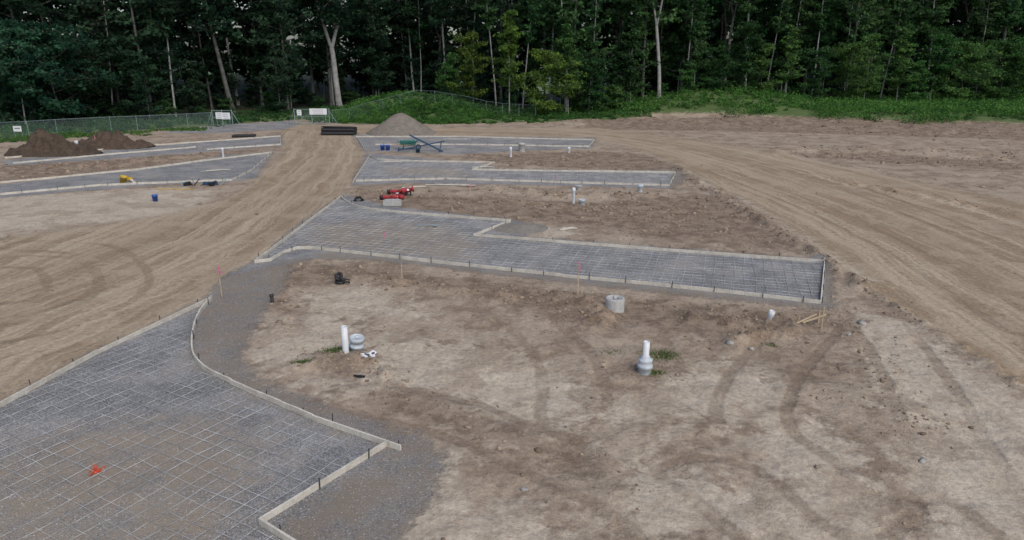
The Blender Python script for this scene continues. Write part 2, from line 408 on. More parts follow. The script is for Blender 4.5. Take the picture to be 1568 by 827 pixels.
forms([([(390,403),(522,303)],dict(side=1)),([(522,303),(537,314),(565,321),(600,325)],dict(curve=True)),([(600,325),(782,340)],{}),([(782,340),(725,362)],{}),
       ([(725,362),(1262,403)],{}),([(1262,403),(1257,465)],{}),([(1257,465),(1140,452),(1000,437),(860,424),(705,407),(510,385)],{}),
       ([(510,385),(470,381),(440,386),(415,399)],dict(curve=True)),([(390,403),(416,400)],{})])
forms([([(540,281),(566,240)],{}),([(566,240),(580,245),(610,247)],dict(curve=True)),([(610,247),(758,250)],{}),([(758,250),(723,261)],{}),([(723,261),(1035,265)],{}),([(1035,265),(1025,285)],{}),([(1025,285),(850,280),(680,275)],{}),([(680,275),(545,278)],{})],)
forms([([(545,210),(700,210),(910,215)],{}),([(910,215),(902,225)],{}),([(902,225),(700,222),(575,222)],{}),([(547,211),(558,229)],{})])
forms([([(8,243),(200,226),(430,209)],{}),([(430,209),(430,222)],{}),([(430,222),(318,230),(300,226)],{}),([(20,251),(160,238),(300,226)],{})])
forms([([(-150,298),(0,281),(200,262),(320,246),(418,234)],{}),([(418,234),(385,262),(355,277)],{}),([(355,277),(245,281),(150,285),(0,299),(-100,309)],{})])

# ---------------------------------------------------------------- reinforcing mesh
def wiremesh(poly,dirv,sp,r):
    P=np.array(poly); d=np.array(dirv)/np.hypot(*dirv); n=np.array([-d[1],d[0]]); V=[];Fc=[]
    for (a,b) in ((d,n),(n,d)):
        pa=P@a;pb=P@b
        k=math.ceil(pb.min()/sp)
        while k*sp<pb.max():
            c=k*sp; k+=1; ts=[]
            for i in range(len(P)):
                b0,b1=pb[i],pb[(i+1)%len(P)]
                if (b0>c)!=(b1>c):
                    t=(c-b0)/(b1-b0); ts.append(pa[i]+t*(pa[(i+1)%len(P)]-pa[i]))
            ts.sort()
            for s,e in zip(ts[::2],ts[1::2]):
                s+=0.08; e-=0.08
                if e-s<0.3: continue
                m=max(2,int((e-s)/0.5)); q=np.linspace(s,e,m+1); cc=c+0.03*np.sin(q*1.1+c*9)+rng.normal(0,0.006,m+1)
                xy=np.outer(q,a)+np.outer(cc,b)
                z=0.03+0.07*fbm(xy[:,0]*.6,xy[:,1]*.6,61,2)   # dips below the stones here and there
                z0=terrain(xy[:,0],xy[:,1])
                base=len(V)
                for j in range(m+1):
                    for (o1,o2) in ((-r,-r*.6),(r,-r*.6),(0,r)):
                        V.append((xy[j,0]+b[0]*o1,xy[j,1]+b[1]*o1,z0[j]+z[j]+o2))
                for j in range(m):
                    for l in range(3):
                        p0=base+3*j+l;p1=base+3*j+(l+1)%3; Fc.append((p0,p1,p1+3,p0+3))
    me=npmesh("reinforcing_mesh",np.array(V),np.array(Fc)); me.materials.append(WIRE); return link("reinforcing_mesh",me)
def dv(a,b): A=W(*a);B=W(*b); return (B[0]-A[0],B[1]-A[1])
wiremesh(B1,dv((480,645),(614,690)),0.40,0.0055)
wiremesh(B2,dv((725,362),(1262,403)),0.40,0.0075)
wiremesh(B3,dv((725,261),(1035,265)),0.6,0.009)

# ---------------------------------------------------------------- scattered stones and clods
ico=bmesh.new(); bmesh.ops.create_icosphere(ico,subdivisions=1,radius=1); IV=np.array([v.co for v in ico.verts]); IF=np.array([[v.index for v in f.verts] for f in ico.faces]); ico.free()
OV=np.array([(1,0,0),(-1,0,0),(0,1,0),(0,-1,0),(0,0,1),(0,0,-1)],float); OF=np.array([(0,2,4),(2,1,4),(1,3,4),(3,0,4),(2,0,5),(1,2,5),(3,1,5),(0,3,5)])
def scatter(name,X,Y,size,mat,BV,BF,sink=0.2):
    n=len(X); Z=terrain(X,Y); nv=len(BV)
    a=rng.uniform(0,6.28,n); V=np.repeat(BV[None],n,0)*(1+rng.normal(0,.22,(n,nv,1)))
    V=V*np.stack([rng.uniform(.7,1.3,n),rng.uniform(.7,1.3,n),rng.uniform(.5,.9,n)],1)[:,None,:]*size[:,None,None]
    ca,sa=np.cos(a)[:,None],np.sin(a)[:,None]
    V=np.stack([V[...,0]*ca-V[...,1]*sa,V[...,0]*sa+V[...,1]*ca,V[...,2]],2)
    V+=np.stack([X,Y,Z+size*sink],1)[:,None,:]
    Fa=BF[None]+ (np.arange(n)*nv)[:,None,None]
    me=npmesh(name,V.reshape(-1,3),Fa.reshape(-1,3)); attr(me,'tint',np.repeat(rng.uniform(0,1,n),nv)); me.materials.append(mat); return link(name,me)
def tintm(name,a,b):
    n=N(name); n.col(n.mix(n.att('tint'),a,b)); return n.m
n=80000; d=rng.uniform(9,30,n); X=rng.uniform(-1,1,n)*d*0.95; Y=d
k=umax(G,X,Y)+0.6*fbm(X*2,Y*2,5,3)+rng.normal(0,.12,n)>0.0
X=X[k];Y=Y[k]
scatter("gravel_stones",X,Y,rng.uniform(.008,.020,len(X)),tintm("gravel_chips",(0.18,0.18,0.18),(0.46,0.455,0.45)),OV,OF,0.2)
n=130000; d=9*np.exp(rng.uniform(0,1,n)*math.log(11)); X=rng.uniform(-1,1,n)*d*0.9; Y=d
Kd=umax(DK,X,Y); Kg=umax(G,X,Y); Kr=umax(R,X,Y); Kl=umax(LT,X,Y)
pr=0.05+0.5*sstep(-1,0.8,Kd+1.5*fbm(X/1.5,Y/1.5,70,3))-0.04*(Kl>0)
for (pl,h,wd) in BERM: pr+=0.9*np.exp(-(pline(pl,X,Y)[0]/(wd*1.5))**2)
pr*=(Kg<0.1); pr*=np.where(Kr>0,0.06,1); pr*=(0.15+2.2*np.clip(vn(X*0.8,Y*0.8,77)+0.3,0,1))*np.clip(Y/30,.35,1)
k=rng.uniform(0,1,n)<pr*0.75; X=X[k];Y=Y[k]
sz=np.clip(rng.lognormal(-3.7,.55,len(X)),.012,.11)*np.clip(Y/25,.8,2)
scatter("earth_clods",X,Y,sz,tintm("clod_earth",(0.15,0.11,0.078),(0.34,0.27,0.20)),IV,IF,0.12)
rk=[(1118,530,.13),(1150,536,.12),(1413,705,.12),(802,745,.09),(1320,495,.12),(1300,515,.08)]
P_=np.array([W(a,b) for a,b,_ in rk]); scatter("fieldstones",P_[:,0],P_[:,1],np.array([c for _,_,c in rk]),STONE,IV,IF,0.1)

# ---------------------------------------------------------------- piles
def pile(name,u,v,wid,dep,h,ca,cb,seed=0,noise=0.25):
    x0,y0=W(u,v); y0+=dep*0.4; nr,na=40,110; V=[];Fc=[]
    for i in range(nr+1):
        r=i/nr
        for j in range(na):
            th=2*math.pi*j/na; V.append((r*math.cos(th)*wid/2,r*math.sin(th)*dep/2,0))
    V=np.array(V); rr=np.hypot(V[:,0]/(wid/2),V[:,1]/(dep/2))
    prof=np.clip(1-rr,0,1)**1.05*(1-0.12*np.exp(-(rr/.12)**2))
    zz=h*prof+h*noise*fbm(V[:,0]*0.8+seed,V[:,1]*0.8,seed,5)*np.clip(1.1-rr,0,1)**.7
    gz=terrain(V[:,0]+x0,V[:,1]+y0); V[:,2]=np.maximum(zz,-0.02)+gz-0.05*(rr>0.97)
    for i in range(nr):
        for j in range(na):
            Fc.append((i*na+j,i*na+(j+1)%na,(i+1)*na+(j+1)%na,(i+1)*na+j))
    me=npmesh(name,V,np.array(Fc)); n=N(name+"_material"); p=n.obj(); q=n.noise(p,2.2,8,.8); f=n.noise(p,14,4,.8)
    n.col(n.scale(n.mix(n.rng(q,.35,.65),ca,cb),n.rng(f,.3,.7,.75,1.25))); n.bump(n.math('ADD',q,f),0.9,0.12); me.materials.append(n.m)
    link(name,me,(x0,y0,0))
pile("gravel_pile",608,208,8.6,8,2.7,(0.18,0.158,0.132),(0.265,0.23,0.195),3,.08)
pile("small_gravel_pile",798,357,3.0,2.6,0.28,(0.24,0.22,0.19),(0.31,0.29,0.255),5,.2)
pile("dirt_pile",60,240,9.0,5,1.7,(0.06,0.043,0.033),(0.12,0.09,0.065),9,1.1)
pile("dirt_pile",158,229,8.0,5,1.6,(0.065,0.047,0.036),(0.13,0.095,0.07),13,1.1)

# ---------------------------------------------------------------- pipes and risers
def tubeprof(r,h,th=0.008,bell=None):
    p=[(r,-0.1),(r,h)] if not bell else [(r,-0.1),(r,h*bell[0]),(r*bell[1],h*bell[0]+0.02),(r*bell[1],h)]
    ro=p[-1][0]
    return p+[(ro-th,h),(r-th*1.5,h-0.03),(r-th*1.5,0.02),(0,0.02)]
o=Ob(); o.lathe(tubeprof(0.095,0.80),PVC); o.done("sewer_cleanout_pipe",at(530,543))
o=Ob(); o.lathe([(0.18,-.1),(0.18,.12),(.215,.13),(.215,.2),(.19,.21),(.19,.32),(.22,.33),(.22,.45),(.205,.46),(.20,.43),(0,.43)],PVCG,seg=28); o.lathe([(.0,.44),(.05,.44),(.05,.48),(0,.48)],PVC)
o.done("utility_riser",at(546,538),rot=(math.radians(5),math.radians(7),0))
o=Ob(); o.lathe([(0.19,-.1),(0.19,.14),(.215,.15),(.215,.24),(.195,.25),(.195,.34),(.2,.35),(.2,.41),(.12,.44),(0.12,.5),(.1,.5),(0,.5)],PVCG,seg=28); o.lathe([(.09,.3),(.09,.93),(.08,.93),(.08,.6),(0,.6)],PVC)
o.done("utility_riser",at(987,570),rot=(math.radians(-2),math.radians(1),0))
o=Ob(); o.lathe([(0.34,-.1),(0.335,.42),(.32,.45),(.25,.45),(.24,.41),(0,.41)],CONC,seg=36)
for k in range(3): o.rod((.1*math.cos(k*2.1),.1*math.sin(k*2.1),.40),(.1*math.cos(k*2.1),.1*math.sin(k*2.1),.46),.015,None,STEEL)
o.done("concrete_valve_box",at(941,474))
o=Ob(); o.lathe([(0.075,-.1),(0.075,.18),(.10,.24),(.10,.42),(.085,.42),(.07,.2),(0,.2)],PVC)
o.done("drain_pipe_stub",at(1176,494),rot=(math.radians(8),math.radians(12),0))
o=Ob(); o.lathe(tubeprof(0.09,0.95,0.01,(.75,1.15)),PVC); o.done("sewer_cleanout_pipe",at(878,313))
o=Ob(); o.lathe([(.17,-.05),(.18,.18),(.21,.19),(.21,.32),(.2,.33),(.19,.3),(0,.3)],PVCG,seg=24); o.done("utility_riser",at(891,315))
o=Ob(); o.lathe([(.2,-.05),(.2,.2),(.23,.22),(.23,.3),(.2,.3),(0,.28)],CONC,seg=24); o.done("concrete_valve_box",at(886,290))
o=Ob(); o.lathe(tubeprof(0.10,0.9,0.01,(.7,1.12)),PVC); o.done("sewer_cleanout_pipe",at(782,240))
o=Ob(); o.lathe([(.3,-.05),(.3,.6),(.33,.62),(.33,.8),(.3,.8),(.28,.75),(0,.75)],CONC,seg=24); o.done("concrete_valve_box",at(799,232))
o=Ob(); o.lathe([(.16,-.05),(.17,.3),(.2,.32),(.2,.5),(.18,.5),(0,.45)],PVCG,seg=24); o.done("utility_riser",at(980,293))
o=Ob(); o.lathe(tubeprof(0.12,0.5,0.01,(.6,1.2)),PVC); o.done("drain_pipe_stub",at(871,234))
o=Ob(); o.lathe(tubeprof(0.09,0.85,0.01,(.75,1.15)),PVC); o.done("sewer_cleanout_pipe",at(342,241))
o=Ob(); o.lathe(tubeprof(0.13,1.0,0.01,(.7,1.15)),PVC); o.done("sewer_cleanout_pipe",at(121,231),rot=(0,math.radians(-8),0))
o=Ob(); o.lathe(tubeprof(0.06,0.28),BLK); o.lathe([(.08,.22),(.08,.30),(.06,.30),(.06,.24)],BLK); o.done("black_pipe_stub",at(417,464))
o=Ob()
o.box((0,0,.05),(.40,.24,.012),WHT,(0.12,0.06,.3)); o.box((.12,.1,.07),(.2,.16,.012),WHT,(0.3,-0.2,1.0))
o.rod((.04,-.06,.075),(-.10,.03,.08),.035,.02,INK,7); o.rod((.12,.02,.09),(.17,.08,.09),.03,.03,INK,7)
o.done("discarded_bag",at(564,552))
o=Ob(); o.box((0,0,.05),(.34,.05,.05),BLK,(0,.05,0),.01); o.box((.05,0.06,.05),(.2,.03,.03),BLK); o.done("metal_scrap",at(550,578),rz=-.3)

def stake(u,v,h,flag=True,name="survey_stake",lean=(0,0)):
    o=Ob(); o.box((0,0,h/2-.1),(.035,.018,h+.2),WOOD2); 
    o.box((0,0,h+.02),(.02,.016,.05),WOOD2,(0,math.radians(45),0))
    if flag:
        o.box((0,0,h-.05),(.045,.028,.10),PINK)
        for k in range(3): o.box((.03+random.uniform(0,.02),-.02*k,h-.18-.03*k),(.012,.025,.2),PINK,(random.uniform(-.3,.3),random.uniform(-.4,.2),0))
    x,y=W(u,v); o.done(name,(x,y,zat(x,y)),rot=(lean[0],lean[1],random.uniform(-.5,.5)))
stake(340,455,1.2); stake(885,457,1.25); stake(616,431,.6,False); stake(850,291,1.1); stake(588,368,.5); stake(148,228,1.3); stake(163,262,.7); stake(1258,503,.8,False); stake(548,308,.5,False,lean=(.1,.2))
stake(1105,285,.6,False); stake(720,296,.6)
o=Ob()
o.rod((-.75,-.15,.02),(.15,.15,.30),.03,.03,WOOD2,6); o.box((0.0,-.05,.22),(.9,.02,.06),WOOD2,(0,-.22,.25)); o.box((-.5,0,.12),(.035,.02,.4),WOOD2,(.2,0,0)); o.box((.2,.05,.25),(.035,.02,.5),WOOD2)
o.done("timber_brace",at(1245,495))
def coil(o,c,R,r,mat,tilt=(0,0),n=28):
    mt=Matrix.Translation(c)@Matrix.Rotation(tilt[0],4,'X')@Matrix.Rotation(tilt[1],4,'Y'); k=o.mi(mat); rings=[]
    for i in range(n):
        a=2*math.pi*i/n; rings.append([o.bm.verts.new(mt@Vector(((R+r*math.cos(b))*math.cos(a),(R+r*math.cos(b))*math.sin(a),r*math.sin(b)))) for b in [2*math.pi*j/8 for j in range(8)]])
    for i in range(n):
        for j in range(8):
            f=o.bm.faces.new((rings[i][j],rings[i][(j+1)%8],rings[(i+1)%n][(j+1)%8],rings[(i+1)%n][j])); f.material_index=k; f.smooth=True
o=Ob(); coil(o,(0,0,.06),.16,.05,BLK,(.2,.1)); coil(o,(.02,.03,.14),.15,.05,BLK,(-.3,.2)); coil(o,(-.05,-.02,.24),.13,.045,BLK,(.5,.5)); coil(o,(-.02,.02,.3),.10,.045,BLK,(1.1,.2))
o.rod((.1,-.1,.1),(.42,-.16,.06),.04,None,BLK); o.rod((.0,-.1,.2),(.38,.02,.12),.035,None,BLK); o.rod((-.1,.1,.2),(.1,-.2,.25),.04,None,BLK)
o.done("black_hose_coil",at(521,433))
o=Ob(); coil(o,(0,0,.1),.2,.06,BLK,(.9,.1)); coil(o,(.15,.03,.16),.18,.05,BLK,(-.3,.5)); o.rod((-.3,-.1,.05),(.2,-.1,.3),.04,None,BLK); o.done("black_hose_coil",at(549,308))
o=Ob(); o.rod((-.5,.1,.08),(.35,-.05,.10),.018,None,GALV); o.box((.5,-.08,.09),(.3,.22,.02),GALV,(0,.1,-.17),.008); o.box((-.52,.1,.08),(.03,.14,.03),GALV,(0,0,-.17)); o.rod((-.3,-.2,.07),(.3,.1,.07),.016,None,GALV)
o.done("shovel",at(652,347))

def hydrant(loc,rz,s=1.0):
    o=Ob(); mt=Matrix.Rotation(math.radians(90),4,'Y'); mt=Matrix.Translation((0,0,.2))@mt
    o.lathe([(0,-.1),(.17,-.1),(.17,-.05),(.11,-.05),(.10,.5),(.16,.5),(.16,.55),(.13,.56),(.13,1.0),(.18,1.0),(.18,1.05),(.14,1.08),(.12,1.18),(.06,1.25),(.035,1.26),(.035,1.31),(0,1.31)],RED,mt,24)
    o.lathe([(0,-.3),(.13,-.3),(.14,-.1),(0,-.1)],BLK,mt,20)
    o.rod((.8,-.28,.2),(.8,.28,.2),.065,None,WHT,14); o.rod((.8,-.31,.2),(.8,-.26,.2),.085,None,RED,8); o.rod((.8,.26,.2),(.8,.31,.2),.085,None,RED,8)
    o.rod((.8,0,.2),(.8,0,.42),.085,None,RED,14); o.rod((.8,0,.42),(.8,0,.46),.1,None,WHT,8)
    o.bm.transform(Matrix.Scale(s,4)); o.done("fire_hydrant",loc,rz)
hydrant(at(589,306),.1,1.0); hydrant(at(600,300),.25,.95)
o=Ob()
mt=Matrix.Translation((0,0,.36))@Matrix.Rotation(math.radians(80),4,'Y')
o.lathe([(0,-.25),(.18,-.25),(.2,-.2),(.2,-.15),(.13,-.13),(.12,.4),(.19,.42),(.19,.5),(0,.5)],RED,mt,20); o.lathe([(0,-.27),(.11,-.27),(.11,-.25),(0,-.25)],BLK,mt,16)
o.rod((0,0,.3),(0,.05,0),.08,None,STEEL); o.rod((.3,-.1,.3),(.3,-.12,0),.05,None,STEEL); o.rod((.15,-.15,.4),(.15,-.28,.45),.07,None,WHT,12)
o.done("hydrant_valve",at(622,301),.1)
o=Ob(); o.box((0,0,.16),(1.1,.55,.32),CONC,(0,0,.1),.03); o.box((0,0,.345),(.8,.35,.05),CONC,(0,0,.1),.01); o.done("concrete_block",at(601,315))
def bucket(u,v,mat,s=1.0,name="plastic_bucket",rot=(0,0,0)):
    o=Ob(); o.lathe([(0,0),(.13,0),(.155,.30),(.165,.30),(.165,.36),(.15,.36),(.125,.02),(0,.02)],mat,seg=20)
    for i in range(10):
        a=math.pi*i/10;b=math.pi*(i+1)/10
        o.rod((.16*math.cos(a),-.17*math.sin(a),.33-.05*math.sin(a)),(.16*math.cos(b),-.17*math.sin(b),.33-.05*math.sin(b)),.005,None,GALV,5)
    o.bm.transform(Matrix.Scale(s,4)); o.done(name,at(u,v),rot=rot)
bucket(238,308,BLUE,1.1); bucket(586,230,BLUE,1.4); bucket(594,230,BLUE,1.4); bucket(188,281,YEL,1.5,rot=(0,.3,0)); bucket(640,234,NAVY,1.3)
o=Ob(); o.box((0,0,.1),(1.8,.2,.05),WOOD,(0,.05,-.9)); o.box((-.5,.5,.16),(.5,.3,.25),YEL,(0,.1,.4),.04); o.done("lumber_plank",at(203,279))
def clutter(u,v,name,n,mats,sp,seed):
    r=random.Random(seed); o=Ob()
    for k in range(n):
        m=r.choice(mats); x,y=r.uniform(-sp,sp),r.uniform(-sp*.5,sp*.5); a=r.uniform(0,3.14); L=r.uniform(.3,1.0)
        if k%2: o.rod((x,y,.08),(x+L*math.cos(a),y+L*math.sin(a),r.uniform(.1,.5)),.035,None,m)
        else: o.box((x,y,.15),(L*.6,.25,.25),m,(r.uniform(-.2,.2),r.uniform(-.2,.2),a),.03)
    o.done(name,at(u,v))
clutter(312,284,"tool_pile",14,[BLK,GALV,NAVY,STEEL],1.3,2)
o=Ob(); 
pp=[(-1.4,.2),(-.9,-.1),(-.3,.15),(.2,-.15),(.8,.05),(1.3,-.1)]
for p,q in zip(pp,pp[1:]): o.rod((*p,.06),(*q,.06),.025,None,YEL,6)
o.done("air_hose",at(268,291))
o=Ob()
o.box((0,0,.55),(1.5,.8,.08),TEAL,(0,.08,0),.03)
for sx,sy,ry,rx in ((.8,0,-.8,0),(-.8,0,.8,0)): o.box((sx,sy,.7),(.5,.8,.05),TEAL,(rx,ry,0),.02)
for sy in (-.42,.42): o.box((0,sy,.7),(1.5,.05,.35),TEAL,(.4*(1 if sy<0 else -1),0,0),.02); o.rod((-1.6,sy*.9,.55),(.9,sy*.5,.3),.03,None,WOOD2); o.rod((-.5,sy*.8,0),(-.4,sy*.8,.55),.03,None,STEEL)
coil(o,(1.0,0,.25),.2,.06,BLK,(math.pi/2,0)); o.rod((1.0,-.3,.25),(1.0,.3,.25),.02,None,STEEL)
o.done("wheelbarrow",at(625,229),.2)
o=Ob(); o.rod((-1.5,0,1.5),(1.7,-.9,.06),.08,None,NAVY); o.rod((-2.6,-.5,.1),(1.8,.3,.9),.06,None,NAVY); o.rod((-2.6,-.4,0),(-2.5,-.5,.4),.04,None,NAVY); o.rod((1.4,-.8,0),(1.5,.4,.9),.05,None,NAVY); o.done("pipe_bundle",at(652,231))
o=Ob()
for k in range(5):
    for r_ in range(2 if k<4 else 0):
        o.rod((-1.9,(k-2)*.42+r_*.21,.22+r_*.38),(1.9,(k-2)*.42+r_*.21+.05,.22+r_*.38),.21,None,BLK,14)
        o.rod((-1.92,(k-2)*.42+r_*.21,.22+r_*.38),(-1.91,(k-2)*.42+r_*.21,.22+r_*.38),.12,None,GALV,14)
o.box((0,-.2,.9),(3.9,1.0,.08),BLK,(0,.02,0),.02)
o.done("black_pipe_stack",at(520,206),-.03)
o=Ob()
for k in range(4): o.rod((-1.2,k*.3,.14),(1.2,k*.3+.1,.14),.13,None,BLK,12)
o.done("black_pipe_stack",at(372,210),.1)
for (u,v,L,rz) in [(690,285,3.5,-.02),(640,287,1.2,.3),(598,249,2,.0),(740,257,1.8,.1),(870,352,1.0,.4),(330,262,2.2,.6),(700,214,3,.02)]:
    o=Ob(); o.box((0,0,.06),(L,.14,.04),WOOD,(0,.01,0)); o.box((.1,.17,.07),(L*.7,.09,.04),WOOD,(0,.02,.05)); o.done("lumber_plank",at(u,v),rz)
o=Ob(); k=o.mi(ORNG)
for i in range(34):
    a=random.uniform(0,6.28); r_=abs(random.gauss(0,.09)); 
    o.box((r_*math.cos(a),r_*math.sin(a),.02+.001*i),(random.uniform(.02,.12),random.uniform(.01,.022),.008),ORNG,(random.uniform(-.2,.2),random.uniform(-.2,.2),a))
for i in range(7):
    a=i*1.05+random.uniform(-.3,.3); o.rod((0,0,.0),(.06*math.cos(a),.06*math.sin(a),random.uniform(.12,.26)),.009,.004,ORNG,5)
o.done("paint_marked_stake",at(147,724))

# ---------------------------------------------------------------- chain-link fence
def fence(name,pts,H=1.8,post=2.8,sp=0.25,wr=0.005,pr=.03):
    o=Ob(); pts=WP(pts); 
    for a,b in zip(pts,pts[1:]):
        A=Vector(a);B=Vector(b);L=(B-A).length;n=max(1,round(L/post)); d=(B-A)/L
        zs=[zat(*(A+d*(L*i/n))) for i in range(n+1)]
        for i in range(n+1):
            p=A+d*(L*i/n); o.rod((p.x,p.y,zs[i]-.1),(p.x,p.y,zs[i]+H+.05),pr,None,GALV,6)
        for i in range(n):
            p=A+d*(L*i/n);q=A+d*(L*(i+1)/n); w_=L/n
            o.rod((p.x,p.y,zs[i]+H),(q.x,q.y,zs[i+1]+H),pr*.7,None,GALV,5)
            m=int((w_+H)/sp)
            for k in range(m):
                c=k*sp
                for s_ in (0,1):
                    t0=max(0,c-H);t1=min(w_,c); z0=c-t0; z1=c-t1
                    if s_: t0,t1=w_-t0,w_-t1
                    def pt(t,z): 
                        b_=zs[i]+(zs[i+1]-zs[i])*t/w_; r=p+d*t; return (r.x,r.y,b_+z)
                    o.rod(pt(t0,z0),pt(t1,z1),wr,None,GALV,3)
    return o.done(name)
fence("chain_link_fence",[(-160,227),(0,213),(130,205),(250,199),(325,194)],sp=.2,wr=.006)
fence("chain_link_fence",[(510,190),(560,184),(640,180),(720,180),(820,182)],sp=.45,wr=.003,pr=.02)
def gate(u0,u1,v,sign):
    A=Vector(W(u0,v));B=Vector(W(u1,v)); o=Ob(); d=(B-A);L=d.length
    for x in (0,L/2,L): o.rod((x,0,0),(x,0,2.1),.05,None,GALV,8)
    for z in (.15,1.1,2.0): o.rod((0,0,z),(L,0,z),.03,None,GALV,6)
    n=int(L/.22)
    for k in range(n): 
        o.rod((k*.22,0,.15),(min(L,k*.22+1.8),0,min(2.0,.15+ (L-k*.22))),.006,None,GALV,3); o.rod((L-k*.22,0,.15),(max(0,L-k*.22-1.8),0,min(2.0,.15+(L-k*.22))),.006,None,GALV,3)
    o.rod((0,0,1.9),(-1.1,.6,0),.03,None,GALV,6); o.rod((L,0,1.9),(L+1.2,-.4,0),.03,None,GALV,6)
    o.done("chain_link_gate",(A.x,A.y,zat(*A)),math.atan2(d.y,d.x))
    for (su,w_,h_,z_) in sign:
        x,y=W(su,v); o=Ob(); o.box((0,-.06,z_),(w_,.02,h_),WHT); 
        for k in range(max(1,int(h_/.25))): o.box((random.uniform(-.1,.1),-.073,z_+h_/2-.2-.25*k),(w_*.6,.004,.045),INK)
        for sx in (-1,1): o.rod((sx*w_*.4,-.03,0),(sx*w_*.4,-.03,z_+h_/2),.025,None,GALV,6)
        o.done("site_sign",(x,y-.05,zat(x,y)),.03)
gate(327,357,193,[(338,.9,.85,1.35),(348,1.1,.85,1.3)])
gate(452,505,191,[(489,2.3,.8,1.75),(460,.6,.7,1.6)])
x,y=W(31,212); o=Ob(); o.box((0,-.06,1.15),(.9,.02,.6),WHT); o.box((0,-.073,1.2),(.6,.004,.1),INK)
for s_ in(-.4,.4): o.rod((s_,-.03,0),(s_,-.03,1.45),.025,None,GALV)
o.done("site_sign",(x,y-.1,zat(x,y)),0)

# ---------------------------------------------------------------- trees
def leafmat(name):
    n=N(name); t=n.t; oi=t.nodes.new('ShaderNodeObjectInfo')
    c=n.mix(n.att('tint'),(0.5,0.55,0.6),(1.5,1.5,1.15)); c=n.mix(1.0,c,oi.outputs['Color'],'MULTIPLY')
    t.nodes.remove(n.b); df=t.nodes.new('ShaderNodeBsdfDiffuse'); tr=t.nodes.new('ShaderNodeBsdfTranslucent'); mx=t.nodes.new('ShaderNodeMixShader'); mx.inputs[0].default_value=.42
    t.links.new(c,df.inputs[0]); t.links.new(c,tr.inputs[0]); t.links.new(df.outputs[0],mx.inputs[1]); t.links.new(tr.outputs[0],mx.inputs[2])
    t.links.new(mx.outputs[0],t.nodes['Material Output'].inputs[0]); return n.m
LEAF=leafmat("leaf_foliage")
def barkm(name,a,b):
    n=N(name); p=n.obj(); q=n.noise(p,1.2,6,.7); n.col(n.mix(n.rng(q,.35,.65),a,b)); n.bump(n.noise(p,9,4,.7),.6,.05); return n.m
BARK_D=barkm("bark_dark",(0.06,0.06,0.056),(0.13,0.13,0.122)); BARK_P=barkm("bark_pale",(0.19,0.195,0.19),(0.34,0.34,0.33))

